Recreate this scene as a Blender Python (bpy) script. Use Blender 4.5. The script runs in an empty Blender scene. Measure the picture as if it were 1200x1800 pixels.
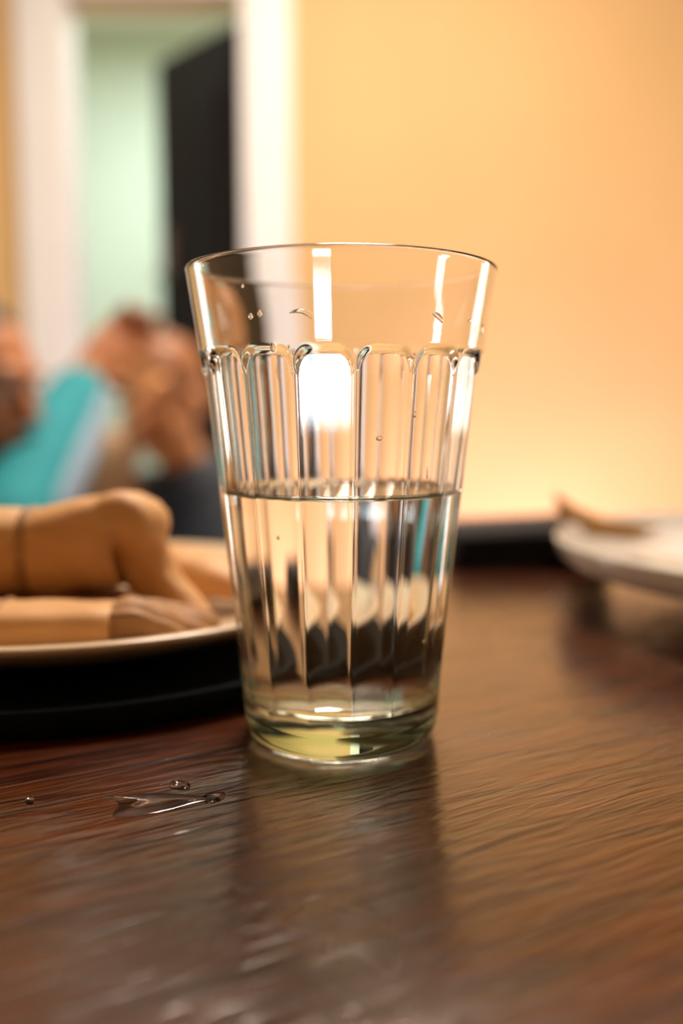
import bpy, bmesh, math, random
from mathutils import Vector, Matrix, noise
random.seed(7)
SC = bpy.context.scene
COL = SC.collection
PI = math.pi

# ------------------------------------------------------------------ camera
F_PX, PITCH, CAM_H, CAM_D = 1600.0, math.radians(6.25), 0.0897, 0.25
cam = bpy.data.cameras.new('camera'); camo = bpy.data.objects.new('camera', cam); COL.objects.link(camo)
camo.location = (0, -CAM_D, CAM_H); camo.rotation_euler = (PI/2 - PITCH, 0, 0)
cam.sensor_fit = 'VERTICAL'; cam.sensor_height = 36; cam.lens = 36*F_PX/1800
cam.clip_start = 0.005; cam.clip_end = 60
cam.dof.use_dof = True; cam.dof.focus_distance = 0.214; cam.dof.aperture_fstop = 4.0
SC.camera = camo

# ------------------------------------------------------------------ world, lights, exposure
SC.view_settings.view_transform = 'Standard'; SC.view_settings.look = 'None'
SC.view_settings.exposure = 0.82; SC.view_settings.gamma = 1.0; SC.view_settings.use_curve_mapping = False
w = bpy.data.worlds.new('world'); SC.world = w; w.use_nodes = True
w.node_tree.nodes['Background'].inputs[0].default_value = (0.72, 0.86, 1.0, 1)
w.node_tree.nodes['Background'].inputs[1].default_value = 0.8
cy = SC.cycles
cy.max_bounces = 24; cy.transmission_bounces = 20; cy.glossy_bounces = 8; cy.diffuse_bounces = 4
cy.transparent_max_bounces = 12
cy.caustics_reflective = True; cy.caustics_refractive = True; cy.blur_glossy = 0.6
cy.sample_clamp_indirect = 8.0; cy.use_denoising = True

def area(name, loc, target, sx, sy, power, color):
    l = bpy.data.lights.new(name, 'AREA'); l.shape = 'RECTANGLE'; l.size = sx; l.size_y = sy
    l.energy = power; l.color = color
    o = bpy.data.objects.new(name, l); COL.objects.link(o); o.location = loc
    o.rotation_euler = (Vector(target)-Vector(loc)).to_track_quat('-Z', 'Y').to_euler()
    return o
FLOOR = -0.75; CEIL = 1.85; YB = 2.40; YF = -2.70; XL = -2.3; XR = 2.3
area('daylight_front_window', (-0.68, YF-0.12, -0.41), (-0.68, 0, -0.41), 0.66, 0.24, 9, (0.80, 0.93, 1.0))
area('daylight_right_window', (XR+0.12, 1.85, 0.0), (0, 1.85, 0.0), 0.6, 1.2, 6, (1.0, 0.90, 0.78))
area('daylight_low_right_window', (XR+0.12, -0.53, -0.35), (0, -0.53, -0.35), 0.34, 0.42, 4.5, (0.85, 0.94, 1.0))
area('daylight_left_window', (XL-0.12, 1.85, -0.05), (0, 1.85, -0.05), 0.6, 1.2, 4.5, (1.0, 0.94, 0.88))
area('hall_ceiling_light', (-0.6, 3.1, CEIL-0.08), (-0.6, 3.1, 0), 0.7, 0.5, 24, (0.88, 0.97, 0.92))
area('room_ceiling_light', (0.1, 1.15, CEIL-0.08), (0.1, 1.15, 0), 0.5, 0.5, 34, (1.0, 0.82, 0.66))

# ------------------------------------------------------------------ helpers
def at(px, py, y):
    u = (px-600)/F_PX; v = (900-py)/F_PX; c, s = math.cos(PITCH), math.sin(PITCH)
    t = (y+CAM_D)/(c+v*s)
    return Vector((t*u, y, CAM_H+t*(-s+v*c)))

def mat(name, color, rough=0.5, **kw):
    m = bpy.data.materials.new(name); m.use_nodes = True
    b = m.node_tree.nodes['Principled BSDF']
    b.inputs['Base Color'].default_value = (*color, 1); b.inputs['Roughness'].default_value = rough
    for k, v in kw.items(): b.inputs[k.replace('_', ' ')].default_value = v
    return m
def noise_mat(name, c1, c2, rough=0.6, scale=20, stretch=(1, 1, 1), bump=0.0, bdist=0.001, detail=4, **kw):
    m = mat(name, c1, rough, **kw); nt = m.node_tree; N = nt.nodes; L = nt.links
    b = N['Principled BSDF']
    tc = N.new('ShaderNodeTexCoord'); mp = N.new('ShaderNodeMapping'); mp.inputs['Scale'].default_value = stretch
    n = N.new('ShaderNodeTexNoise'); n.inputs['Scale'].default_value = scale; n.inputs['Detail'].default_value = detail
    r = N.new('ShaderNodeValToRGB'); r.color_ramp.elements[0].color = (*c1, 1); r.color_ramp.elements[1].color = (*c2, 1)
    r.color_ramp.elements[0].position = 0.35; r.color_ramp.elements[1].position = 0.65
    L.new(tc.outputs['Object'], mp.inputs[0]); L.new(mp.outputs[0], n.inputs[0]); L.new(n.outputs[0], r.inputs[0]); L.new(r.outputs[0], b.inputs['Base Color'])
    if bump:
        bp = N.new('ShaderNodeBump'); bp.inputs['Strength'].default_value = bump; bp.inputs['Distance'].default_value = bdist
        L.new(n.outputs[0], bp.inputs['Height']); L.new(bp.outputs[0], b.inputs['Normal'])
    return m
def glass_mat(name, color, ior, rough=0.0):
    m = bpy.data.materials.new(name); m.use_nodes = True; nt = m.node_tree; nt.nodes.clear()
    g = nt.nodes.new('ShaderNodeBsdfGlass'); o = nt.nodes.new('ShaderNodeOutputMaterial')
    g.inputs['Color'].default_value = (*color, 1); g.inputs['IOR'].default_value = ior; g.inputs['Roughness'].default_value = rough
    nt.links.new(g.outputs[0], o.inputs[0]); return m

def link(name, me, mats, parent=None, smooth=True):
    if not isinstance(mats, (list, tuple)): mats = [mats]
    for m in mats: me.materials.append(m)
    if smooth:
        me.polygons.foreach_set('use_smooth', [True]*len(me.polygons))
    o = bpy.data.objects.new(name, me); COL.objects.link(o)
    if parent is not None: o.parent = parent
    return o
def obj(name, bm, mats, parent=None, smooth=False, recalc=True):
    if recalc: bmesh.ops.recalc_face_normals(bm, faces=bm.faces)
    me = bpy.data.meshes.new(name); bm.to_mesh(me); bm.free()
    return link(name, me, mats, parent, smooth)
def tag(o, label, cat, group=None):
    o['label'] = label; o['category'] = cat
    if group: o['group'] = group
    return o
def thing(name, label, cat, loc=(0, 0, 0), group=None):
    o = bpy.data.objects.new(name, None); COL.objects.link(o); o.location = loc; o.empty_display_size = 0.02
    return tag(o, label, cat, group)
def struct(o): o['kind'] = 'structure'; return o

def box(bm, c, s, bev=0.0, rot=None):
    g = bmesh.ops.create_cube(bm, size=1.0)['verts']
    M = Matrix.Translation(c) @ (rot.to_4x4() if rot else Matrix.Identity(4)) @ Matrix.Diagonal((s[0], s[1], s[2], 1))
    bmesh.ops.transform(bm, matrix=M, verts=g)
    if bev:
        es = list({e for v in g for e in v.link_edges})
        bmesh.ops.bevel(bm, geom=es, offset=bev, segments=3, profile=0.5, affect='EDGES')
    return bm
def boxo(name, c, s, m, parent=None, bev=0.0, rot=None, smooth=False):
    bm = bmesh.new(); box(bm, c, s, bev, rot); return obj(name, bm, m, parent, smooth)
def lathe(prof, n=96, close=False, c=(0, 0, 0)):
    """prof: list of (r, z); a full revolution"""
    bm = bmesh.new(); rings = []
    for r, z in prof:
        if r < 1e-6: rings.append([bm.verts.new((c[0], c[1], c[2]+z))])
        else: rings.append([bm.verts.new((c[0]+r*math.cos(2*PI*i/n), c[1]+r*math.sin(2*PI*i/n), c[2]+z)) for i in range(n)])
    for a, b in zip(rings, rings[1:]):
        for i in range(n):
            j = (i+1) % n
            if len(a) == 1 and len(b) == 1: continue
            if len(a) == 1: bm.faces.new((a[0], b[i], b[j]))
            elif len(b) == 1: bm.faces.new((a[i], b[0], a[j]))
            else: bm.faces.new((a[i], b[i], b[j], a[j]))
    return bm
def loft(bm, secs, n=24, cap=True):
    """secs: (centre, side vector*a, up vector*b, exponent)"""
    rings = []
    for c, a, b, e in secs:
        ring = []
        for i in range(n):
            t = 2*PI*i/n; ct, st = math.cos(t), math.sin(t)
            x = math.copysign(abs(ct)**(2/e), ct); y = math.copysign(abs(st)**(2/e), st)
            ring.append(bm.verts.new(Vector(c)+Vector(a)*x+Vector(b)*y))
        rings.append(ring)
    for p, q in zip(rings, rings[1:]):
        for i in range(n): bm.faces.new((p[i], p[(i+1) % n], q[(i+1) % n], q[i]))
    if cap: bm.faces.new(rings[0][::-1]); bm.faces.new(rings[-1])
    return rings
def tube(bm, pts, radii, n=14, ends=True):
    """tapered tube with rounded ends through pts"""
    P = [Vector(p) for p in pts]; R = list(radii)
    d0 = (P[1]-P[0]).normalized(); d1 = (P[-1]-P[-2]).normalized()
    pp, rr = [], []
    if ends:
        for k in (0.98, 0.8, 0.45): pp.append(P[0]-d0*R[0]*k); rr.append(R[0]*math.sqrt(1-k*k))
    pp += P; rr += R
    if ends:
        for k in (0.45, 0.8, 0.98): pp.append(P[-1]+d1*R[-1]*k); rr.append(R[-1]*math.sqrt(1-k*k))
    up = Vector((0, 0, 1)) if abs(d0.z) < 0.9 else Vector((0, 1, 0))
    secs = []
    for i, p in enumerate(pp):
        d = (pp[min(i+1, len(pp)-1)]-pp[max(i-1, 0)]).normalized()
        a = d.cross(up).normalized(); b = a.cross(d).normalized(); up = b
        secs.append((p, a*rr[i], b*rr[i], 2))
    loft(bm, secs, n); return bm
def ell(bm, c, s, rot=None, seg=24):
    g = bmesh.ops.create_uvsphere(bm, u_segments=seg, v_segments=seg//2, radius=1)['verts']
    M = Matrix.Translation(c) @ (rot.to_4x4() if rot else Matrix.Identity(4)) @ Matrix.Diagonal((s[0], s[1], s[2], 1))
    bmesh.ops.transform(bm, matrix=M, verts=g); return bm
def sst(a, b, x):
    t = max(0, min(1, (x-a)/(b-a))); return t*t*(3-2*t)
def lerp(pts, x):
    if x <= pts[0][0]: return pts[0][1]
    for (x0, y0), (x1, y1) in zip(pts, pts[1:]):
        if x <= x1: return y0+(y1-y0)*(x-x0)/(x1-x0)
    return pts[-1][1]
def remesh(o, voxel, smooth_it=3):
    m = o.modifiers.new('remesh', 'REMESH'); m.mode = 'VOXEL'; m.voxel_size = voxel; m.use_smooth_shade = True
    if smooth_it:
        s = o.modifiers.new('smooth', 'SMOOTH'); s.factor = 0.5; s.iterations = smooth_it

# ------------------------------------------------------------------ setting materials
M_wall = noise_mat('yellow_paint', (0.62, 0.41, 0.165), (0.65, 0.43, 0.178), 0.65, 3, bump=0.1)
M_white = noise_mat('white_paint', (0.80, 0.82, 0.78), (0.76, 0.79, 0.75), 0.45, 5)
M_hall = noise_mat('pale_green_paint', (0.58, 0.66, 0.59), (0.55, 0.63, 0.56), 0.6, 2)
M_floor = noise_mat('floor_boards', (0.16, 0.08, 0.045), (0.22, 0.12, 0.06), 0.35, 6, (1, 8, 1))
M_ceil = noise_mat('ceiling_paint', (0.82, 0.78, 0.68), (0.80, 0.76, 0.66), 0.8, 3)
M_darkwood = noise_mat('dark_door_wood', (0.004, 0.003, 0.005), (0.012, 0.005, 0.006), 0.75, 6, (6, 6, 0.6), Specular_IOR_Level=0.2)
M_metal = mat('dark_bronze', (0.10, 0.07, 0.05), 0.35, Metallic=1.0)

# ------------------------------------------------------------------ room shell
T = 0.12
def wall_with_hole(name, axis, pos, a0, a1, z0, z1, hole, m, out):
    """a wall slab with one rectangular hole (h0,h1,hz0,hz1); axis 'y' = wall at y=pos"""
    h0, h1, hz0, hz1 = hole
    bm = bmesh.new(); c = pos+out*T/2
    for (u0, u1, w0, w1) in ((a0, h0, z0, z1), (h1, a1, z0, z1), (h0, h1, z0, hz0), (h0, h1, hz1, z1)):
        if u1-u0 < 1e-4 or w1-w0 < 1e-4: continue
        if axis == 'y': box(bm, ((u0+u1)/2, c, (w0+w1)/2), (u1-u0, T, w1-w0))
        else: box(bm, (c, (u0+u1)/2, (w0+w1)/2), (T, u1-u0, w1-w0))
    return struct(obj(name, bm, m))
DX0, DX1, DTOP = -0.775, -0.275, 1.235
wall_with_hole('wall_back', 'y', YB, XL-T, XR+T, FLOOR, CEIL, (DX0, DX1, FLOOR, DTOP), M_wall, 1)
wall_with_hole('wall_front', 'y', YF, XL-T, XR+T, FLOOR, CEIL, (-1.03, -0.33, -0.56, -0.27), M_wall, -1)
wall_with_hole('wall_right', 'x', XR, YF-T, 0.3, FLOOR, CEIL, (-0.72, -0.34, -0.58, -0.12), M_wall, 1)
wall_with_hole('wall_right_far', 'x', XR, 0.3, YB+T, FLOOR, CEIL, (1.54, 2.16, -0.62, 0.62), M_wall, 1)
wall_with_hole('wall_left', 'x', XL, YF-T, YB+T, FLOOR, CEIL, (1.54, 2.16, -0.66, 0.56), M_wall, -1)
struct(boxo('floor', (0, 1.2, FLOOR-0.05), (XR-XL+2*T, 8.2, 0.1), M_floor))
struct(boxo('ceiling', (0, 1.2, CEIL+0.05), (XR-XL+2*T, 8.2, 0.1), M_ceil))
# windows
def window(name, axis, pos, a0, a1, z0, z1, cols, rows):
    e = bpy.data.objects.new(name, None); COL.objects.link(e); e['kind'] = 'structure'
    w_ = 0.02
    def bar(nm, u0, u1, w0, w1, d=0.06):
        if axis == 'y': boxo(nm, ((u0+u1)/2, pos, (w0+w1)/2), (u1-u0, d, w1-w0), M_white, e, 0.004)
        else: boxo(nm, (pos, (u0+u1)/2, (w0+w1)/2), (d, u1-u0, w1-w0), M_white, e, 0.004)
    bar('window_frame', a0, a0+w_, z0, z1); bar('window_frame', a1-w_, a1, z0, z1)
    bar('window_frame', a0+w_, a1-w_, z0, z0+w_); bar('window_frame', a0+w_, a1-w_, z1-w_, z1)
    for k in range(1, cols): u = a0+(a1-a0)*k/cols; bar('mullion', u-0.015, u+0.015, z0+w_, z1-w_, 0.03)
    for k in range(1, rows): u = z0+(z1-z0)*k/rows; bar('mullion', a0+w_, a1-w_, u-0.012, u+0.012, 0.028)
window('window_1', 'y', YF-0.04, -1.03, -0.33, -0.56, -0.27, 1, 1)
window('window_2', 'x', XR+0.04, 1.54, 2.16, -0.62, 0.62, 1, 2)
window('window_4', 'x', XL-0.04, 1.54, 2.16, -0.66, 0.56, 1, 2)
window('window_3', 'x', XR+0.04, -0.72, -0.34, -0.58, -0.12, 1, 1)
# hall behind the door
bm = bmesh.new(); box(bm, (-0.9, 4.2+T/2, (FLOOR+CEIL)/2), (2.0, T, CEIL-FLOOR)); struct(obj('wall_hall_back', bm, M_hall))
bm = bmesh.new(); box(bm, (-1.9-T/2, 3.42, (FLOOR+CEIL)/2), (T, 1.8, CEIL-FLOOR)); struct(obj('wall_hall_left', bm, M_hall))
bm = bmesh.new(); box(bm, (0.1+T/2, 3.42, (FLOOR+CEIL)/2), (T, 1.8, CEIL-FLOOR)); struct(obj('wall_hall_right', bm, M_hall))
# door casing
bm = bmesh.new(); box(bm, (DX0-0.062, YB-0.012, (FLOOR+1.36)/2), (0.125, 0.024, 1.36-FLOOR), 0.003); struct(obj('trim_1', bm, M_white))
bm = bmesh.new(); box(bm, (DX1+0.068, YB-0.012, (FLOOR+1.36)/2), (0.135, 0.024, 1.36-FLOOR), 0.003); struct(obj('trim_2', bm, M_white))
bm = bmesh.new(); box(bm, ((DX0+DX1)/2, YB-0.012, (DTOP+1.36)/2), (DX1-DX0-0.002, 0.0238, 1.36-DTOP-0.002)); struct(obj('trim_3', bm, M_white))
struct(boxo('trim_4', (DX0-0.001, YB+T/2, (FLOOR+DTOP)/2), (0.02, T, DTOP-FLOOR-0.002), M_white))
struct(boxo('baseboard_back', ((DX1+0.137+XR)/2, YB-0.009, FLOOR+0.05), (XR-DX1-0.137, 0.018, 0.10), M_white))
struct(boxo('baseboard_back_left', ((DX0-0.127+XL)/2, YB-0.009, FLOOR+0.05), (DX0-0.127-XL, 0.018, 0.10), M_white))
# the dark door leaf, hinged at right, opened into the hall
door = bpy.data.objects.new('door_1', None); COL.objects.link(door); door['kind'] = 'structure'
door.location = (DX1-0.012, YB+T+0.01, FLOOR+0.01)
door.rotation_euler = (0, 0, math.radians(180-47))
DL, DH = 0.44, DTOP-FLOOR-0.03
boxo('door_leaf', (DL/2, 0.0, DH/2), (DL, 0.036, DH), M_darkwood, door, 0.002)
for z0, z1 in ((0.15, 0.85), (1.0, 1.8)):
    boxo('door_panel', (DL/2, 0.02, (z0+z1)/2), (DL-0.16, 0.012, z1-z0), M_darkwood, door, 0.004)
bm = bmesh.new(); tube(bm, [(DL-0.05, 0.02, 1.27), (DL-0.05, 0.06, 1.27)], [0.011, 0.011]); tube(bm, [(DL-0.05, 0.06, 1.27), (DL-0.15, 0.062, 1.265)], [0.009, 0.008])
obj('door_handle', bm, M_metal, door, True)
boxo('door_plate', (DL-0.05, 0.021, 1.35), (0.05, 0.006, 0.16), mat('dark_red_paint', (0.10, 0.015, 0.014), 0.4), door, 0.002)

# ------------------------------------------------------------------ dining table
def wood_mat():
    m = mat('stained_tabletop', (0.1, 0.03, 0.015), 0.25); nt = m.node_tree; N = nt.nodes; L = nt.links
    b = N['Principled BSDF']
    tc = N.new('ShaderNodeTexCoord')
    def coords(deg, sc):
        a = N.new('ShaderNodeMapping'); a.inputs['Rotation'].default_value = (0, 0, math.radians(deg))
        b_ = N.new('ShaderNodeMapping'); b_.inputs['Scale'].default_value = sc
        L.new(tc.outputs['Object'], a.inputs[0]); L.new(a.outputs[0], b_.inputs[0]); return b_
    n1 = N.new('ShaderNodeTexNoise'); n1.inputs['Scale'].default_value = 40; n1.inputs['Detail'].default_value = 5; n1.inputs['Distortion'].default_value = 0.3
    L.new(coords(-26, (0.6, 5.0, 1)).outputs[0], n1.inputs[0])
    n2 = N.new('ShaderNodeTexNoise'); n2.inputs['Scale'].default_value = 14; n2.inputs['Detail'].default_value = 4
    L.new(tc.outputs['Object'], n2.inputs[0])
    n3 = N.new('ShaderNodeTexNoise'); n3.inputs['Scale'].default_value = 60; n3.inputs['Detail'].default_value = 2; n3.inputs['Distortion'].default_value = 0.8
    L.new(coords(-30, (0.6, 5.2, 1)).outputs[0], n3.inputs[0])
    r = N.new('ShaderNodeValToRGB')
    r.color_ramp.elements[0].position = 0.30; r.color_ramp.elements[0].color = (0.010, 0.0018, 0.0015, 1)
    r.color_ramp.elements[1].position = 0.72; r.color_ramp.elements[1].color = (0.115, 0.028, 0.005, 1)
    L.new(n1.outputs[0], r.inputs[0]); L.new(r.outputs[0], b.inputs['Base Color'])
    rr = N.new('ShaderNodeMapRange'); rr.inputs[1].default_value = 0.3; rr.inputs[2].default_value = 0.7
    rr.inputs[3].default_value = 0.12; rr.inputs[4].default_value = 0.30
    L.new(n2.outputs[0], rr.inputs[0]); L.new(rr.outputs[0], b.inputs['Roughness'])
    b.inputs['IOR'].default_value = 1.7; b.inputs['Coat Weight'].default_value = 0.4; b.inputs['Coat IOR'].default_value = 1.8; b.inputs['Coat Roughness'].default_value = 0.13
    b1 = N.new('ShaderNodeBump'); b1.inputs['Strength'].default_value = 0.25; b1.inputs['Distance'].default_value = 0.0006
    b2 = N.new('ShaderNodeBump'); b2.inputs['Strength'].default_value = 0.5; b2.inputs['Distance'].default_value = 0.0007
    b3 = N.new('ShaderNodeBump'); b3.inputs['Strength'].default_value = 0.3; b3.inputs['Distance'].default_value = 0.0010
    L.new(n1.outputs[0], b1.inputs['Height']); L.new(n3.outputs[0], b2.inputs['Height']); L.new(b1.outputs[0], b2.inputs['Normal'])
    L.new(n2.outputs[0], b3.inputs['Height']); L.new(b2.outputs[0], b3.inputs['Normal'])
    L.new(b3.outputs[0], b.inputs['Normal']); L.new(b3.outputs[0], b.inputs['Coat Normal'])
    return m
M_table = wood_mat()
M_leg = noise_mat('dark_table_wood', (0.05, 0.015, 0.01), (0.09, 0.03, 0.015), 0.4, 10, (8, 8, 1))
table = thing('dining_table', 'dark reddish-brown glossy wooden table under the water glass and plates', 'table', (0, -0.02, FLOOR))
TY0, TY1, TXW = -0.40, 0.36, 0.62
boxo('tabletop', (0, 0.0, -FLOOR-0.0175), (2*TXW, TY1-TY0, 0.035), M_table, table, 0.004)
for x in (-0.55, 0.55):
    for y in (-0.32, 0.32):
        bm = bmesh.new(); loft(bm, [((x, y, 0), (0.018, 0, 0), (0, 0.018, 0), 8), ((x, y, -FLOOR-0.036), (0.028, 0, 0), (0, 0.028, 0), 8)], 16)
        obj('leg', bm, M_leg, table)
for y in (-0.32, 0.32): boxo('apron', (0, y, -FLOOR-0.08), (1.04, 0.022, 0.08), M_leg, table)
for x in (-0.55, 0.55): boxo('apron', (x, 0, -FLOOR-0.08), (0.022, 0.58, 0.08), M_leg, table)

# ------------------------------------------------------------------ the tumbler
H_G, Z_W = 0.1275, 0.0680
Z_C = Z_W+0.0016                                   # where the meniscus meets the wall
BAND = [(0.0, 0.0268), (0.012, 0.0276), (0.100, 0.0373), (0.1275, 0.0414)]
PANEL = [(0.0, 0.0260), (0.110, 0.0376)]
THIN = [(0.0, 0.0032), (0.02, 0.0029), (0.06, 0.0025), (0.10, 0.0024), (0.112, 0.0022), (0.1275, 0.0016)]
NT = 384; NP = 16; PH = math.radians(5.0)          # a ridge stands 5 degrees right of the camera axis
TH = [PH+2*PI*i/NT for i in range(NT)]           # the ridges fall on vertices
def r_out(th, z):
    phi = (th-PH) % (2*PI/NP); u = phi/(PI/NP)-1   # -1..1 over one panel
    au = abs(u)
    rb = lerp(BAND, z)
    flat = lerp(PANEL, z)*math.cos(PI/NP)/math.cos(u*PI/NP)
    cut = flat-0.00004*(1-au*au)+0.00010*sst(0.88, 0.96, au)
    zt = 0.1052-0.0050*au**5
    k = (1-sst(zt-0.0016, zt+0.0006, z))*sst(0.006, 0.030, z)
    return rb+(cut-rb)*k
def r_in(th, z):
    r = lerp(BAND, z)-lerp(THIN, z)
    if z < 0.105: r -= 0.0005*(1-sst(0.100, 0.106, z))
    wob = noise.noise(Vector((math.cos(th)*1.6, math.sin(th)*1.6, z*60)))
    return r+0.00010*wob
zs_o = [0.0] ; 
# outer: foot ring, heel, wall, lip
def ring(bm, f, z, zf=None):
    vs = []
    for i in range(NT):
        th = TH[i]; r = f(th, z); a = th-PI/2     # th = 0 faces the camera (-y)
        vs.append(bm.verts.new((r*math.cos(a), r*math.sin(a), z if zf is None else zf(th))))
    return vs
def bridge(bm, a, b, flip=False, mi=0):
    for i in range(NT):
        j = (i+1) % NT
        f = bm.faces.new((a[i], a[j], b[j], b[i]) if not flip else (a[i], b[i], b[j], a[j])); f.material_index = mi
bm = bmesh.new(); rings = []
c0 = bm.verts.new((0, 0, 0.0016))
for r, z in ((0.006, 0.0015), (0.012, 0.0013), (0.017, 0.0009), (0.0200, 0.0004), (0.0215, 0.00005), (0.0228, 0.0), (0.0240, 0.0003), (0.0251, 0.0010), (0.0259, 0.0020), (0.0264, 0.0032), (0.0267, 0.0045), (0.0269, 0.006)):
    rings.append(ring(bm, lambda th, z_, r=r: r, z))
nb = len(rings)
z = 0.0075
while z < H_G-0.0012:
    rings.append(ring(bm, r_out, z)); z += 0.00045 if (z < 0.017 or 0.095 < z < 0.108) else 0.0016
Rt = lerp(BAND, H_G); tl = 0.0017
def lipz(dz): return lambda th: H_G+dz+0.00018*noise.noise(Vector((math.cos(th)*1.3, math.sin(th)*1.3, 3)))
for a in (10, 35, 60, 90, 120, 145, 170):
    rad = tl/2; dz = math.sin(math.radians(a))*rad-rad; dr = math.cos(math.radians(a))*rad-rad
    rings.append(ring(bm, lambda th, z_, dr=dr: Rt+dr, H_G+dz, lipz(dz)))
z = H_G-0.0016
zin = []
while z > Z_C+0.0006: zin.append(z); z -= 0.0011
for z in zin+[Z_C]: rings.append(ring(bm, r_in, z))
for i in range(NT): bm.faces.new((c0, rings[0][(i+1) % NT], rings[0][i])).material_index = 1
for k, (a, b) in enumerate(zip(rings, rings[1:])): bridge(bm, a, b, mi=1 if k < nb+2 else 0)
M_glass = glass_mat('clear_glass', (0.985, 0.995, 0.985), 1.51)
M_glassfoot = glass_mat('thick_green_glass', (0.84, 0.95, 0.84), 1.51)
glass = thing('water_glass', 'clear fluted glass tumbler half full of water standing on the table', 'glass')
obj('tumbler', bm, [M_glass, M_glassfoot], glass, True, recalc=False)

# water: free surface with meniscus, then the side and bottom that touch the glass
bm = bmesh.new()
Rw = lambda th: r_in(th, Z_C)
prev = None; cen = bm.verts.new((0, 0, Z_W))
tops = []
for k in range(1, 15):
    fr = [0, .3, .5, .65, .75, .82, .87, .905, .93, .95, .965, .978, .989, .996, 1.0][k]
    dz = 0.0016*math.exp(-(1-fr)*0.032/0.0012) if k < 14 else 0.0016
    rg = [bm.verts.new((Rw(TH[i])*fr*math.cos(TH[i]-PI/2), Rw(TH[i])*fr*math.sin(TH[i]-PI/2), Z_W+dz)) for i in range(NT)]
    tops.append(rg)
for i in range(NT): bm.faces.new((cen, tops[0][i], tops[0][(i+1) % NT]))
for a, b in zip(tops, tops[1:]): bridge(bm, a, b, True)
low = [tops[-1]]; z = Z_C-0.0012
while z > 0.0150: low.append(ring(bm, r_in, z)); z -= 0.0012
ri = r_in(0, 0.015)
for a in (12, 25, 38, 52, 65, 78, 90):
    rc = 0.0038; aa = math.radians(a)
    low.append(ring(bm, lambda th, z_, q=ri-rc+rc*math.cos(aa): q-0.0002, 0.0148-rc*math.sin(aa)))
for r in (0.014, 0.007): low.append(ring(bm, lambda th, z_, r=r: r, 0.0110-0.0004*(1-r/0.02)))
cb = bm.verts.new((0, 0, 0.0106))
for a, b in zip(low, low[1:]): bridge(bm, b, a, False, 1)
for i in range(NT): bm.faces.new((cb, low[-1][(i+1) % NT], low[-1][i])).material_index = 1
M_water = glass_mat('water', (0.995, 1.0, 0.998), 1.333)
M_interface = glass_mat('water_against_glass', (0.995, 1.0, 0.995), 1.333/1.51)
wat = obj('water', bm, [M_water, M_interface], None, True, recalc=False)
tag(wat, 'still clear water filling the lower half of the glass', 'water')

# droplets clinging to the outside of the glass, each laid on the wall
M_drop = glass_mat('droplet_water', (1, 1, 1), 1.33)
def on_glass(px, py):
    u = (px-600)/F_PX; v = (900-py)/F_PX; c, s = math.cos(PITCH), math.sin(PITCH)
    d = Vector((u, c+v*s, -s+v*c)); o = Vector((0, -CAM_D, CAM_H)); t = 0.18
    while t < 0.27:
        p = o+d*t; th = math.atan2(p.x, -p.y)
        if 0 < p.z < H_G and math.hypot(p.x, p.y) <= r_out(th, p.z): return p, th
        t += 0.00005
    return o+d*0.25, math.atan2((o+d*0.25).x, -(o+d*0.25).y)
def droplet(px, py, wd, ht, label, ang=0, tail=None):
    wd *= 1.25; ht *= 1.35
    p, th = on_glass(px, py)
    n = Vector((math.sin(th), -math.cos(th), 0)); s = Vector((math.cos(th), math.sin(th), 0))
    nrm = Matrix((s, n, Vector((0, 0, 1)))).transposed()
    bm = bmesh.new(); ell(bm, (0, 0, 0), (1, 1, 1), seg=16)
    for v in bm.verts:
        q = v.co.copy(); bend = (tail or 0)*q.x*q.x
        taper = 1-0.45*max(0, q.z)*(1 if tail is None else 0)
        x, z = q.x*wd*taper, q.z*ht-bend
        ca, sa = math.cos(ang), math.sin(ang)
        v.co = nrm @ Vector((ca*x-sa*z, q.y*min(wd, ht)*0.5, sa*x+ca*z))
    o = obj('water_droplet', bm, M_drop, None, True); o.location = p+n*0.0001
    return tag(o, label, 'water droplet', 'droplets on the glass')
droplet(427, 503, 0.00035, 0.0004, 'tiny bright round droplet high on the left of the rim band')
droplet(441, 556, 0.0006, 0.0006, 'left droplet of the close pair on the dark left part of the rim band')
droplet(457, 551, 0.0006, 0.0007, 'right droplet of the close pair on the dark left part of the rim band')
droplet(530, 547, 0.0022, 0.0004, 'long curved droplet hooked like an eyebrow on the rim band', -0.25, 0.0011)
droplet(480, 610, 0.0006, 0.0009, 'oval pale droplet just above the arch tops, left of centre')
droplet(508, 609, 0.0003, 0.00035, 'tiny dark droplet between the oval droplet and the brightest panel')
droplet(770, 556, 0.0016, 0.0005, 'bright ragged droplet on the right side of the rim band', -0.5, 0.0005)
droplet(824, 563, 0.0008, 0.0003, 'faint flat droplet right of the bright ragged one', 0.4)
droplet(846, 578, 0.0006, 0.0011, 'dark crescent droplet at the right edge of the rim band')
droplet(357, 466, 0.0004, 0.0005, 'dark little droplet hanging at the left end of the rim')
droplet(666, 770, 0.0007, 0.0005, 'round droplet half way down the panel right of the brightest one')
droplet(728, 728, 0.0005, 0.0006, 'small droplet at the left edge of the second panel from the right')
droplet(750, 830, 0.0003, 0.0012, 'thin vertical runnel droplet just above the water line at right')
droplet(489, 945, 0.0004, 0.0004, 'tiny dark round droplet below the water line, left of centre')
droplet(744, 1128, 0.0004, 0.0004, 'tiny bright droplet low on the right side of the glass')

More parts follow.
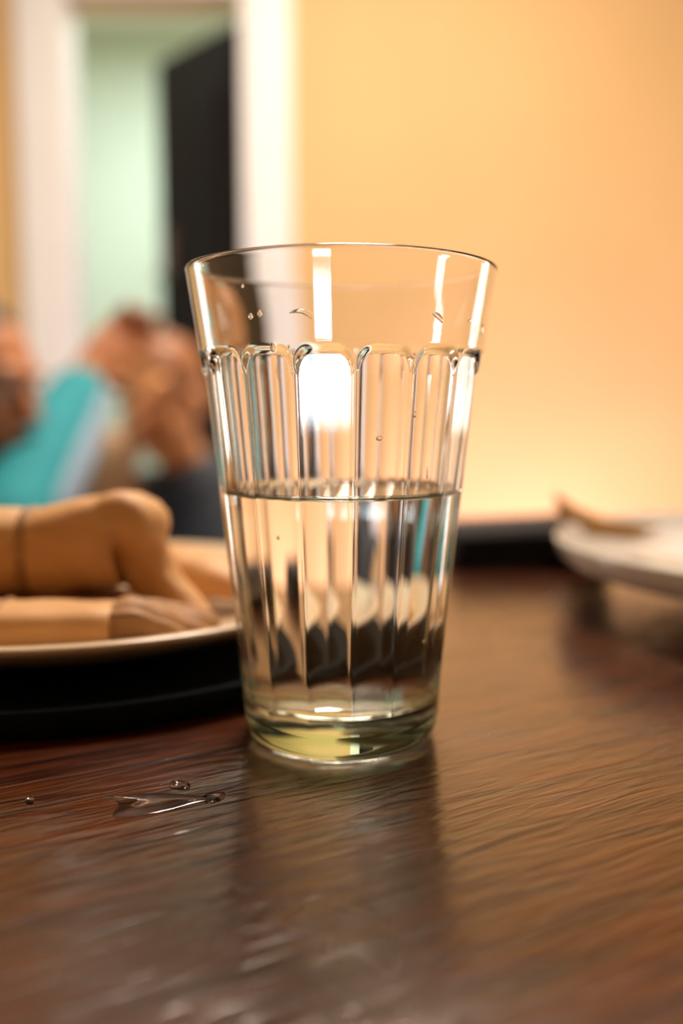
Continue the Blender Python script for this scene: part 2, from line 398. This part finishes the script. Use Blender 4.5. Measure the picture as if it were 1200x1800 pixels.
# spilled water on the tabletop
def puddle(name, pts, h, label, cat):
    """pts: outline as table coordinates; domed thin water"""
    c = sum((Vector(p) for p in pts), Vector((0, 0)))/len(pts); n = len(pts)
    bm = bmesh.new(); K = [1.0, 0.97, 0.9, 0.75, 0.5, 0.25]
    rg = []
    for j, k in enumerate(K):
        zz = h*(1-k*k)**0.7 if j else 0.00004
        rg.append([bm.verts.new((c.x+(p[0]-c.x)*k, c.y+(p[1]-c.y)*k, zz)) for p in pts])
    ct = bm.verts.new((c.x, c.y, h)); bt = bm.verts.new((c.x, c.y, 0.00004))
    for a, b in zip(rg, rg[1:]):
        for i in range(n): bm.faces.new((a[i], a[(i+1) % n], b[(i+1) % n], b[i]))
    for i in range(n): bm.faces.new((rg[-1][i], rg[-1][(i+1) % n], ct)); bm.faces.new((rg[0][(i+1) % n], rg[0][i], bt))
    return tag(obj(name, bm, M_drop, None, True), label, cat)
def tbl(px, py):
    u = (px-600)/F_PX; v = (900-py)/F_PX; c, s = math.cos(PITCH), math.sin(PITCH)
    t = CAM_H/(s-v*c); return (t*u, -CAM_D+t*(c+v*s))
def smooth_outline(px, k=6):
    P = [Vector(tbl(*p)) for p in px]; n = len(P); out = []
    for i in range(n):
        p0, p1, p2, p3 = P[i-1], P[i], P[(i+1) % n], P[(i+2) % n]
        for j in range(k):
            t = j/k; out.append(tuple(0.5*((2*p1)+(p2-p0)*t+(2*p0-5*p1+4*p2-p3)*t*t+(3*p1-p0-3*p2+p3)*t**3)))
    return out
puddle('water_spill', smooth_outline([(200, 1436), (208, 1412), (178, 1401), (215, 1397), (285, 1394), (345, 1398), (385, 1404), (330, 1416), (262, 1432)]), 0.0007, 'thin clear water spill with a curled edge on the table left of the glass', 'spill')
puddle('water_drop', smooth_outline([(296, 1382), (304, 1372), (330, 1374), (332, 1388), (306, 1388)]), 0.0007, 'small round water drop on the table just behind the spill', 'water drop')
puddle('water_drop', smooth_outline([(354, 1408), (362, 1396), (392, 1392), (394, 1404), (372, 1412)]), 0.0005, 'small water drop on the table at the right end of the spill', 'water drop')
puddle('water_drop', smooth_outline([(46, 1413), (46, 1404), (58, 1403), (59, 1413)]), 0.0010, 'tiny glinting water bead on the table at far left', 'water drop')

# ------------------------------------------------------------------ left plate on a low black disc, with wraps
M_black = noise_mat('black_matt', (0.003, 0.006, 0.008), (0.004, 0.008, 0.010), 0.85, 30, Specular_IOR_Level=0.12)
M_plate = noise_mat('cream_glaze', (0.80, 0.66, 0.46), (0.78, 0.64, 0.44), 0.28, 5, Coat_Weight=0.4)
TC = (-0.108, 0.107)
disc = lathe([(0, 0.0005), (0.116, 0.0003), (0.1185, 0.0010), (0.1200, 0.004), (0.1205, 0.0085), (0.1195, 0.0092), (0.1175, 0.0088), (0.116, 0.0062), (0.05, 0.006), (0, 0.006)], 128)
tr = obj('black_disc', disc, M_black, None, True); tr.location = (TC[0], TC[1], 0)
tag(tr, 'low round matt black disc under the cream plate of wraps', 'disc')
PC = (-0.105, 0.104)
plate = thing('plate', 'cream rimmed plate holding tan wraps, left of the glass', 'plate', (PC[0], PC[1], 0.0062))
obj('dish', lathe([(0, 0.0012), (0.055, 0.0012), (0.066, 0.0018), (0.082, 0.0055), (0.1035, 0.0142), (0.1075, 0.0162), (0.1080, 0.0172), (0.1070, 0.0180), (0.1035, 0.0178), (0.0835, 0.0098), (0.068, 0.0050), (0.055, 0.0040), (0, 0.0040)], 160), M_plate, plate, True)
obj('foot_ring', lathe([(0.050, 0.0016), (0.0505, 0.0), (0.0545, 0.0), (0.056, 0.0016)], 96), M_plate, plate, True)

M_wrap = noise_mat('toasted_tan_wrap', (0.78, 0.46, 0.19), (0.68, 0.37, 0.14), 0.55, 55, (1, 3, 3), bump=0.25, bdist=0.0008, Subsurface_Weight=0.15)
bpy.data.materials['toasted_tan_wrap'].node_tree.nodes['Principled BSDF'].inputs['Subsurface Scale'].default_value = 0.004
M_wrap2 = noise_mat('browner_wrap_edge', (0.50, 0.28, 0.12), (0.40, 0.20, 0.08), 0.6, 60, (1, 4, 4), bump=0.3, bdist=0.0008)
def wrap_body(secs, seed, amp=0.0007, n=40, pleat=0):
    """secs: (x,y,z, half depth, half height, exponent, lean) interpolated smoothly"""
    out = []; S = secs
    for i in range(len(S)-1):
        p0, p1, p2, p3 = S[max(i-1, 0)], S[i], S[i+1], S[min(i+2, len(S)-1)]
        for j in range(6):
            t = j/6; out.append([0.5*((2*b)+(c-a)*t+(2*a-5*b+4*c-d)*t*t+(3*b-a-3*c+d)*t**3) for a, b, c, d in zip(p0, p1, p2, p3)])
    out.append(list(S[-1])); bm = bmesh.new(); L = []
    for i, q in enumerate(out):
        a, b = out[max(i-1, 0)], out[min(i+1, len(out)-1)]
        d = Vector((b[0]-a[0], b[1]-a[1], b[2]-a[2])).normalized()
        side = d.cross(Vector((0, 0, 1))).normalized(); up = side.cross(d).normalized()
        R = Matrix.Rotation(q[6], 3, d)
        L.append((Vector(q[:3]), R @ side*max(q[3], 0.0003), R @ up*max(q[4], 0.0003), max(q[5], 1.2)))
    loft(bm, L, n)
    for v in bm.verts:
        k = noise.noise(v.co*90+Vector((seed, 0, 0)))*amp+noise.noise(v.co*260+Vector((seed, 5, 0)))*amp*0.35
        if pleat: k += math.sin(v.co.y*900+v.co.z*700)*amp*pleat
        v.co += v.co.normalized().cross(Vector((0, 0, 1)))*0 + Vector((0, -0.3, 1)).normalized()*k
    return bm
# upper wrap (pinched at the crease, thick end, tail running down to the right)
w1 = thing('rolled_wrap', 'upper tan rolled wrap with a pinched crease and raised square end', 'food', (0, 0, 0), 'tan wraps on the left plate')
YU = 0.068
def q(px, py, y, a, b, e, lean=0.0): p = at(px, py, y); return (p.x, p.y, p.z, a, b, e, lean)
obj('wrap', wrap_body([q(-330, 990, YU+.02, .004, .006, 2), q(-260, 980, YU+.015, .014, .014, 2.3), q(-150, 965, YU+.01, .019, .0165, 2.4), q(-50, 969, YU, .018, .0158, 2.5),
    q(20, 966, YU, .0165, .0150, 2.6), q(58, 966, YU, .0145, .0143, 2.5), q(95, 966, YU, .0160, .0153, 2.6), q(150, 953, YU, .0165, .0155, 2.9), q(195, 949, YU-.001, .0150, .0158, 3.8),
    q(228, 946, YU-.002, .011, .0160, 4.5), q(250, 985, YU-.005, .0068, .0115, 2.6), q(285, 1028, YU-.008, .007, .0080, 2.4), q(335, 1062, YU-.014, .0055, .0042, 2.2), q(362, 1080, YU-.018, .003, .0018, 2)], 1, 0.0009), M_wrap, w1, True)
tie = at(60, 966, YU); bm = bmesh.new()
loft(bm, [((tie.x-0.0022, YU, tie.z), (0, 0.0146, 0), (0, 0, 0.0146), 2.5), ((tie.x-0.0012, YU, tie.z), (0, 0.0152, 0), (0, 0, 0.0152), 2.5), ((tie.x+0.0012, YU, tie.z), (0, 0.0152, 0), (0, 0, 0.0152), 2.5), ((tie.x+0.0022, YU, tie.z), (0, 0.0146, 0), (0, 0, 0.0146), 2.5)], 40)
t_ = obj('tie_band', bm, M_wrap2, w1, True)
# lower wrap in front, with its open pleated end
YL = 0.030
w2 = thing('rolled_wrap', 'lower tan rolled wrap lying at the front of the plate with a frayed end', 'food', (0, 0, 0), 'tan wraps on the left plate')
obj('wrap', wrap_body([q(-310, 1085, YL+.02, .004, .004, 2), q(-240, 1095, YL+.012, .010, .0072, 2.3), q(-120, 1101, YL+.004, .0125, .0080, 2.5), q(0, 1103, YL, .0130, .0082, 2.7),
    q(100, 1103, YL, .0130, .0080, 2.8), q(190, 1102, YL, .0125, .0078, 2.8), q(206, 1102, YL, .0115, .0070, 2.6), q(210, 1102, YL, .006, .004, 2.2)], 2, 0.0006), M_wrap, w2, True)
obj('frayed_end', wrap_body([q(196, 1104, YL, .0100, .0064, 2.6), q(225, 1092, YL+.001, .0115, .0074, 2.4), q(262, 1094, YL+.004, .0120, .0068, 2.2, .1), q(300, 1095, YL+.008, .0118, .0050, 2.2, .2), q(345, 1094, YL+.012, .0090, .0034, 2.2, .3), q(382, 1094, YL+.015, .004, .0015, 2, .3)], 3, 0.0010, pleat=0.9), M_wrap2, w2, True)
bm = bmesh.new(); p = at(8, 1103, YL)
loft(bm, [((p.x-0.0012, YL, p.z), (0, 0.0131, 0), (0, 0, 0.0083), 2.7), ((p.x, YL, p.z), (0, 0.0137, 0), (0, 0, 0.0089), 2.7), ((p.x+0.0012, YL, p.z), (0, 0.0131, 0), (0, 0, 0.0083), 2.7)], 40)
obj('tie_band', bm, M_wrap2, w2, True)
w4 = thing('rolled_wrap', 'browner wrap added beneath the upper wrap to keep the gap dark', 'food', (0, 0, 0), 'tan wraps on the left plate')  # added roll; its browner colour darkens the gap under the upper wrap
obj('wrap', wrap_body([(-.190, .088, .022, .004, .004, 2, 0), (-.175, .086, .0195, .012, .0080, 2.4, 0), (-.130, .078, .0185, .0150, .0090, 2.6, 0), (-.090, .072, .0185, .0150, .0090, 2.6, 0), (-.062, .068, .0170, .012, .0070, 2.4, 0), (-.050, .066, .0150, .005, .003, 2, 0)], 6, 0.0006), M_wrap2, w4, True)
# third wrap at the back right of the plate
w3 = thing('rolled_wrap', 'pale flat wrap at the back of the plate, seen beside the glass', 'food', (0, 0, 0), 'tan wraps on the left plate')
obj('wrap', wrap_body([(-.105, .150, .024, .004, .003, 2, 0), (-.095, .145, .0245, .012, .0080, 2.4, 0), (-.075, .132, .0245, .0150, .0095, 2.5, 0), (-.055, .118, .0235, .0145, .0090, 2.5, 0), (-.038, .108, .0215, .012, .0060, 2.4, 0), (-.028, .101, .0205, .005, .002, 2, 0)], 4, 0.0007), M_wrap, w3, True)

# ------------------------------------------------------------------ right plate with crumpled napkin and a crisp piece
M_white_gl = noise_mat('white_glaze', (0.82, 0.83, 0.78), (0.80, 0.81, 0.76), 0.2, 4, Coat_Weight=0.5)
RP = (0.234, 0.160)
pl2 = thing('plate', 'white raised plate cut by the right edge of the picture', 'plate', (RP[0], RP[1], 0.0))
obj('dish', lathe([(0, 0.0040), (0.060, 0.0040), (0.080, 0.0075), (0.105, 0.0140), (0.126, 0.0190), (0.1310, 0.0225), (0.1335, 0.0300), (0.1325, 0.0315), (0.1305, 0.0300), (0.1265, 0.0235), (0.105, 0.0185), (0.085, 0.0120), (0.062, 0.0080), (0, 0.0080)], 160), M_white_gl, pl2, True)
obj('foot_ring', lathe([(0.056, 0.0045), (0.0565, 0.0), (0.0605, 0.0), (0.063, 0.0048)], 96), M_white_gl, pl2, True)
M_nap = noise_mat('pale_pink_napkin', (0.84, 0.74, 0.68), (0.80, 0.70, 0.64), 0.85, 8, bump=0.2)
bm = bmesh.new(); n = 60
grid = [[None]*(n+1) for _ in range(n+1)]
for side in (0, 1):
    for i in range(n+1):
        for j in range(n+1):
            u, v = i/n*2-1, j/n*2-1
            ed = max(abs(u), abs(v)); hgt = 0.056*(1-ed**2.5)
            f1 = noise.noise(Vector((u*1.8, v*1.8, 2.2))); f2 = noise.noise(Vector((u*4.5, v*4.5, 7)))
            x = u*0.075*(1-0.1*f1); y = v*0.070
            z = 0.0135+(0.006*ed**3)+(hgt*(0.75+0.5*f1)+0.004*abs(f2))*1.0*sst(-0.2, 1.0, 0.5+0.5*(u+0.35))+0.004*f2*(1-ed)
            if side: z = 0.0098+0.0055*ed**3 if ed < 0.999 else z
            grid[i][j] = bm.verts.new((x, y, z)) if not side else grid[i][j]
    if side == 0: top = [r[:] for r in grid]
for i in range(n):
    for j in range(n): bm.faces.new((top[i][j], top[i+1][j], top[i+1][j+1], top[i][j+1]))
nk = obj('paper_napkin', bm, M_nap, None, True); so = nk.modifiers.new('thick', 'SOLIDIFY'); so.thickness = 0.0008
nk.location = (0.232, 0.155, 0.0025); nk.rotation_euler = (0, 0, math.radians(12))
tag(nk, 'crumpled pinkish-white napkin heaped on the white right-hand plate', 'napkin')
# crisp flatbread piece with its corner pointing up over the plate's far left rim
M_crisp = noise_mat('golden_crisp_bread', (0.72, 0.42, 0.14), (0.45, 0.28, 0.11), 0.6, 40, bump=0.3)
bm = bmesh.new()
tip, lo1, lo2 = at(972, 862, 0.235), at(985, 935, 0.235), at(1165, 925, 0.250)
mid = [tip, at(1010, 895, 0.238), at(1060, 915, 0.243), lo2, at(1100, 950, 0.247), at(1020, 952, 0.24), lo1]
a = [bm.verts.new(p) for p in mid]; b = [bm.verts.new(p+Vector((0.002, 0.006, -0.001))) for p in mid]
bm.faces.new(a); bm.faces.new(b[::-1])
for i in range(7): bm.faces.new((a[i], b[i], b[(i+1) % 7], a[(i+1) % 7]))
bmesh.ops.bevel(bm, geom=list(bm.edges), offset=0.0012, segments=2, affect='EDGES')
tag(obj('flatbread_piece', bm, M_crisp), 'golden-brown pointed flatbread piece sticking up behind the white plate rim', 'food')

# black wallet lying near the far edge of the table
M_leather = noise_mat('black_leather', (0.006, 0.009, 0.014), (0.010, 0.014, 0.020), 0.75, 120, Specular_IOR_Level=0.25, bump=0.3, bdist=0.0004)
M_thread = mat('dark_grey_thread', (0.05, 0.05, 0.06), 0.7)
wl = thing('wallet', 'black leather wallet lying closed on the table behind the glass at right', 'wallet', (0.108, 0.300, 0.0))
wl.rotation_euler = (0, 0, math.radians(4))
boxo('lower_cover', (0, 0, 0.0060), (0.094, 0.072, 0.0110), M_leather, wl, 0.005, smooth=True)
boxo('upper_cover', (0.001, 0, 0.0170), (0.092, 0.070, 0.0110), M_leather, wl, 0.005, Matrix.Rotation(math.radians(-2.5), 3, 'Y'), smooth=True)
boxo('closing_strap', (0.016, -0.0358, 0.0125), (0.020, 0.004, 0.0170), M_leather, wl, 0.0015, smooth=True)
bm = bmesh.new(); tube(bm, [(0.016, -0.0376, 0.0150), (0.016, -0.0390, 0.0150)], [0.0045, 0.0040]); obj('snap_button', bm, mat('dull_steel', (0.25, 0.28, 0.32), 0.35, Metallic=1.0), wl, True)
bm = bmesh.new()
bm.free()
for s in (-1, 1): bm = bmesh.new(); tube(bm, [(-0.042, s*0.031, 0.0215), (0.042, s*0.031, 0.0245)], [0.0005, 0.0005], 6); obj('stitching', bm, M_thread, wl, True)

# unseen uplighter added on the floor behind the table to brighten the lower wall
up = thing('added_uplighter', 'small dark uplighter added unseen below the table edge to brighten the lower yellow wall', 'added lamp', (0.55, 1.75, FLOOR))
boxo('base', (0, 0, 0.012), (0.16, 0.16, 0.022), M_metal, up, 0.004)
boxo('housing', (0, 0, 0.055), (0.34, 0.10, 0.06), M_metal, up, 0.008)
ul = area('added_uplight', (0, 0.01, 0.095), (0, 0.65, 0.85), 0.30, 0.07, 13, (1.0, 0.70, 0.95)); ul.parent = up
# ------------------------------------------------------------------ people beyond the table
M_skin = noise_mat('warm_brown_skin', (0.66, 0.32, 0.13), (0.60, 0.28, 0.11), 0.5, 12, Subsurface_Weight=0.1)
M_skinA = noise_mat('reddish_brown_skin', (0.48, 0.20, 0.08), (0.42, 0.17, 0.07), 0.5, 12, Subsurface_Weight=0.1)
M_hair = noise_mat('black_hair', (0.008, 0.006, 0.007), (0.016, 0.010, 0.009), 0.5, 60, (1, 1, 0.2))
M_hairB = noise_mat('brown_hair', (0.34, 0.14, 0.05), (0.26, 0.10, 0.04), 0.5, 60, (1, 1, 0.2))
M_teal = noise_mat('teal_cotton', (0.008, 0.28, 0.34), (0.008, 0.24, 0.30), 0.8, 30)
M_paleblue = noise_mat('pale_blue_cotton', (0.24, 0.36, 0.48), (0.21, 0.32, 0.44), 0.8, 30)
M_slate = noise_mat('slate_cotton', (0.030, 0.040, 0.055), (0.04, 0.05, 0.07), 0.85, 30)
M_tan = noise_mat('tan_cotton', (0.50, 0.33, 0.19), (0.44, 0.28, 0.16), 0.85, 30)
M_jeans = noise_mat('dark_trousers', (0.02, 0.025, 0.045), (0.03, 0.035, 0.06), 0.85, 40)
M_shoe = mat('dark_shoes', (0.02, 0.015, 0.012), 0.5); M_eye = mat('eye_white', (0.7, 0.68, 0.62), 0.2); M_iris = mat('dark_iris', (0.015, 0.008, 0.005), 0.2)

def add_hand(bm, wrist, direction, palm_n, size, curl=0.5, side=1):
    """palm, four unequal bent fingers and a thumb from the side of the palm"""
    d = Vector(direction).normalized(); n = Vector(palm_n); n = (n-d*n.dot(d)).normalized(); s = d.cross(n).normalized()*side
    W = Vector(wrist); L = size*0.52
    loft(bm, [(W-d*size*.08, s*size*.15, n*size*.12, 2.2), (W+d*L*.35, s*size*.20, n*size*.10, 2.6), (W+d*L*.85, s*size*.24, n*size*.085, 2.8), (W+d*L, s*size*.22, n*size*.065, 2.4)], 16)
    for k, (off, ln) in enumerate(((-.165, .40), (-.055, .46), (.055, .43), (.165, .34))):
        b = W+d*L*.85+s*size*off; r = size*.050
        p1 = b+(d*math.cos(curl*.5)+n*math.sin(curl*.5))*ln*size*.45+s*size*off*.12
        p2 = p1+(d*math.cos(curl*1.3)+n*math.sin(curl*1.3))*ln*size*.32
        p3 = p2+(d*math.cos(curl*2.0)+n*math.sin(curl*2.0))*ln*size*.25
        tube(bm, [b, p1, p2, p3], [r*1.05, r, r*.9, r*.75], 10)
    b = W+d*L*.22-s*size*.14; p1 = b+(d*.55-s*.75+n*.2).normalized()*size*.26; p2 = p1+(d*.9-s*.3+n*.3).normalized()*size*.22
    tube(bm, [b, p1, p2], [size*.075, size*.06, size*.045], 10)

def head_geo(bm, c, R, s):
    """s = 1 for an adult head (0.23 m tall); local +y is where the face looks"""
    c = Vector(c); X = lambda v: c+R @ (Vector(v)*s)
    ell(bm, X((0, -.012, .02)), (.076*s, .092*s, .092*s), R); ell(bm, X((0, .022, -.045)), (.055*s, .062*s, .066*s), R)
    ell(bm, X((0, .062, -.088)), (.024*s, .020*s, .020*s), R)
    tube(bm, [X((0, .078, .012)), X((0, .100, -.028))], [.008*s, .014*s], 10); ell(bm, X((0, .088, -.034)), (.018*s, .013*s, .010*s), R)
    ell(bm, X((0, .070, .030)), (.050*s, .018*s, .012*s), R)
    for k in (-1, 1):
        ell(bm, X((k*.078, -.012, -.012)), (.010*s, .020*s, .032*s), R); ell(bm, X((k*.042, .050, -.030)), (.024*s, .022*s, .022*s), R)
    ell(bm, X((0, .080, -.060)), (.025*s, .010*s, .0065*s), R); ell(bm, X((0, .078, -.070)), (.022*s, .010*s, .007*s), R)
    return X
def person(name, label, J, hs, Rh, skin, hair, top_m, leg_m, sleeve_m, hand_cfg, long_hair, cuffs=None, scale=1.0):
    root = thing(name, label, 'person', (J['pelvis'].x, J['pelvis'].y, FLOOR)); inv = Matrix.Translation(-root.location)
    S = scale
    def fin(nm, bm, m, vox=None, sm=3):
        bmesh.ops.transform(bm, matrix=inv, verts=bm.verts); o = obj(nm, bm, m, root, True)
        if vox: remesh(o, vox, sm)
        return o
    # body: one continuous surface
    bm = bmesh.new(); X = head_geo(bm, J['head'], Rh, hs)
    tube(bm, [J['neck'], (J['neck']+J['head'])/2+Vector((0, 0, -.01)), J['head']+Rh @ Vector((0, -.02, -.03))*hs], [.056*S, .050*S, .052*S])
    tube(bm, [J['pelvis'], J['belly'], J['chest'], J['neck']+(J['chest']-J['neck'])*.3], [.125*S, .115*S, .130*S, .085*S])
    tube(bm, [J['shL'], J['shR']], [.056*S, .056*S])
    for k in 'LR':
        tube(bm, [J['sh'+k], (J['sh'+k]+J['el'+k])/2, J['el'+k]], [.050*S, .045*S, .038*S])
        tube(bm, [J['el'+k], J['el'+k]*.6+J['wr'+k]*.4, J['wr'+k]], [.038*S, .037*S, .026*S])
        hd, pn, cu, sd = hand_cfg[k]; add_hand(bm, J['wr'+k], hd, pn, .185*S, cu, sd)
        tube(bm, [J['hip'+k], (J['hip'+k]+J['kn'+k])/2, J['kn'+k]], [.080*S, .070*S, .052*S])
        tube(bm, [J['kn'+k], J['kn'+k]*.65+J['an'+k]*.35, J['an'+k]], [.052*S, .050*S, .034*S])
        tube(bm, [J['an'+k], J['an'+k]+Vector((0, -.12*S, -.03*S))], [.034*S, .026*S])
    fin('body', bm, skin, 0.0055, 2)
    # clothes
    bm = bmesh.new(); e = .013
    tube(bm, [J['pelvis']+Vector((0, 0, -.02)), J['belly'], J['chest'], J['neck']+(J['chest']-J['neck'])*.35], [.140*S+e, .130*S+e, .140*S+e, .085*S+e])
    tube(bm, [J['shL'], J['shR']], [.060*S+e, .060*S+e])
    fin('shirt', bm, top_m, 0.011, 4)
    for k in 'LR':
        bm = bmesh.new(); end = J['wr'+k]+(J['el'+k]-J['wr'+k])*.12
        tube(bm, [J['sh'+k], (J['sh'+k]+J['el'+k])/2, J['el'+k]], [.058*S+e, .052*S+e, .046*S+e], 18); tube(bm, [J['el'+k], (J['el'+k]+J['wr'+k])/2, end], [.046*S+e, .043*S+e, .034*S+e], 18)
        fin('sleeve', bm, sleeve_m, 0.009, 3)
        bm = bmesh.new(); tube(bm, [J['hip'+k], (J['hip'+k]+J['kn'+k])/2, J['kn'+k], (J['kn'+k]+J['an'+k])/2, J['an'+k]+Vector((0, 0, .03))], [.095*S, .085*S, .070*S, .062*S, .052*S], 18)
        fin('trouser_leg', bm, leg_m, 0.011, 3)
        bm = bmesh.new(); a = J['an'+k]; a0 = Vector((a.x, a.y+.02, FLOOR+.038*S))
        loft(bm, [(a0+Vector((0, .03*S, 0)), (.030*S, 0, 0), (0, 0, .034*S), 2.6), (a0, (.040*S, 0, 0), (0, 0, .037*S), 3), (a0+Vector((0, -.08*S, 0)), (.044*S, 0, 0), (0, 0, .035*S), 3), (a0+Vector((0, -.17*S, -.006)), (.044*S, 0, 0), (0, 0, .028*S), 3), (a0+Vector((0, -.20*S, -.012)), (.026*S, 0, 0), (0, 0, .020*S), 2.4)], 20)
        fin('shoe', bm, M_shoe)
    # hair as a shell over skull and back
    bm = bmesh.new(); ell(bm, X((0, -.026, .034)), (.084*hs, .092*hs, .090*hs), Rh); ell(bm, X((0, -.055, -.01)), (.070*hs, .058*hs, .075*hs), Rh)
    if long_hair: tube(bm, [X((0, -.07, .0)), X((0, -.09, -.12)), X((0.01, -.085, -.24))], [.07*hs, .062*hs, .035*hs])
    fin('hair', bm, hair, 0.008, 3)
    for k in (-1, 1):
        bm = bmesh.new(); ell(bm, X((k*.030, .072, .004)), (.0125*hs,)*3); ev = fin('eye', bm, M_eye)
        bm = bmesh.new(); ell(bm, X((k*.030, .0805, .004)), (.0062*hs,)*3); bmesh.ops.transform(bm, matrix=inv, verts=bm.verts); obj('iris', bm, M_iris, ev, True)
        bm = bmesh.new(); tube(bm, [X((k*.016, .083, .026)), X((k*.032, .084, .031)), X((k*.048, .074, .026))], [.003*hs, .0035*hs, .002*hs], 8); fin('eyebrow', bm, hair)
    return root, inv

def chair(name, label, x, y, seat_h, face):
    r = thing(name, label, 'chair', (x, y, FLOOR)); r.rotation_euler = (0, 0, face)
    m = M_darkwood
    boxo('seat', (0, 0, seat_h-.02), (.40, .40, .035), m, r, .01)
    for sx in (-1, 1):
        for sy in (-1, 1):
            bm = bmesh.new(); tube(bm, [(sx*.17, sy*.17, .018), (sx*.165, sy*.165, seat_h-.04)], [.017, .020], ends=True); obj('leg', bm, m, r, True)
        bm = bmesh.new(); tube(bm, [(sx*.175, -.185, seat_h), (sx*.175, -.235, seat_h+.36)], [.016, .014]); obj('back_post', bm, m, r, True)
    for z in (.18, .29): boxo('back_rail', (0, -.21-.03*z, seat_h+z), (.34, .018, .05), m, r, .006)
    return r

# child: brown head bowed onto a raised hand, tan sleeves, slate clothes
yB = 1.32
V = Vector
hB = at(283, 700, yB)
B = dict(head=hB, neck=V((hB.x+.035, yB+.05, hB.z-.125)), chest=V((hB.x+.075, yB+.09, hB.z-.24)), belly=V((hB.x+.09, yB+.14, hB.z-.36)), pelvis=V((hB.x+.08, yB+.20, FLOOR+.42)),
    shL=V((hB.x-.060, yB+.055, hB.z-.185)), shR=V((hB.x+.19, yB+.08, hB.z-.20)),
    elL=at(95, 925, yB-.08), wrL=at(222, 775, yB-.06), elR=V((hB.x+.23, yB-.02, hB.z-.40)), wrR=V((hB.x+.10, yB-.17, hB.z-.395)),
    hipL=V((hB.x+.01, yB+.18, FLOOR+.43)), hipR=V((hB.x+.15, yB+.18, FLOOR+.43)), knL=V((hB.x-.02, yB-.12, FLOOR+.43)), knR=V((hB.x+.18, yB-.12, FLOOR+.43)),
    anL=V((hB.x-.02, yB-.10, FLOOR+.09)), anR=V((hB.x+.18, yB-.10, FLOOR+.09)))
RB = Matrix.Rotation(math.radians(152), 3, 'Z') @ Matrix.Rotation(math.radians(-28), 3, 'X')
person('person', 'person with brown head bowed on a raised hand, tan sleeves and slate top', B, 0.86, RB, M_skin, M_hairB, M_slate, M_jeans, M_tan,
    {'L': ((.35, -.05, 1), (.9, .4, -.3), 0.45, 1), 'R': ((-.8, -.5, 0), (0, 0, -1), 0.5, -1)}, False, scale=.80)
chair('wooden_chair', 'dark wooden chair under the person in the slate top', hB.x+.08, yB+.19, .31, PI)
# adult: teal shirt, leaning in from the left edge with an arm stretched up
yA = 1.02
hA = at(-42, 672, yA)
A = dict(head=hA, neck=V((hA.x-.05, yA+.02, hA.z-.155)), chest=V((hA.x-.11, yA+.03, hA.z-.29)), belly=V((hA.x-.20, yA+.06, hA.z-.43)), pelvis=V((hA.x-.27, yA+.10, FLOOR+.55)),
    shL=at(30, 870, yA+.02), shR=V((hA.x-.22, yA+.14, hA.z-.20)),
    elL=at(62, 800, yA-.04), wrL=at(150, 668, yA+.22), elR=V((hA.x-.33, yA-.05, hA.z-.42)), wrR=V((hA.x-.16, yA-.18, hA.z-.50)),
    hipL=V((hA.x-.17, yA+.08, FLOOR+.54)), hipR=V((hA.x-.36, yA+.08, FLOOR+.54)), knL=V((hA.x-.12, yA-.30, FLOOR+.52)), knR=V((hA.x-.38, yA-.30, FLOOR+.52)),
    anL=V((hA.x-.12, yA-.28, FLOOR+.11)), anR=V((hA.x-.38, yA-.28, FLOOR+.11)))
A['elL'] = at(20, 930, yA-.10)
RA = Matrix.Rotation(math.radians(-105), 3, 'Z') @ Matrix.Rotation(math.radians(-12), 3, 'X')
ra, inv = person('person', 'person in a teal long-sleeved shirt with black hair at the left edge, one arm raised', A, 0.95, RA, M_skinA, M_hair, M_teal, M_jeans, M_teal,
    {'L': ((.6, .5, .75), (.3, -.9, 0), 0.4, -1), 'R': ((.8, -.6, 0), (0, 0, -1), 0.5, 1)}, True)
chair('wooden_chair', 'dark wooden chair under the person in the teal shirt', A['pelvis'].x, A['pelvis'].y-.02, .40, PI)

# pale blue stripe down the raised sleeve
off = V((.038, -.012, -.012)); bm = bmesh.new()
tube(bm, [A['elL']*.85+A['wrL']*.15+off*.8, (A['elL']+A['wrL'])/2+off*.9, A['wrL']*.9+A['elL']*.1+off*.6], [.036, .034, .028], 16)
bmesh.ops.transform(bm, matrix=inv, verts=bm.verts); sp = obj('sleeve_panel', bm, M_paleblue, ra, True); sp['label'] = 'pale blue panel along the raised sleeve'
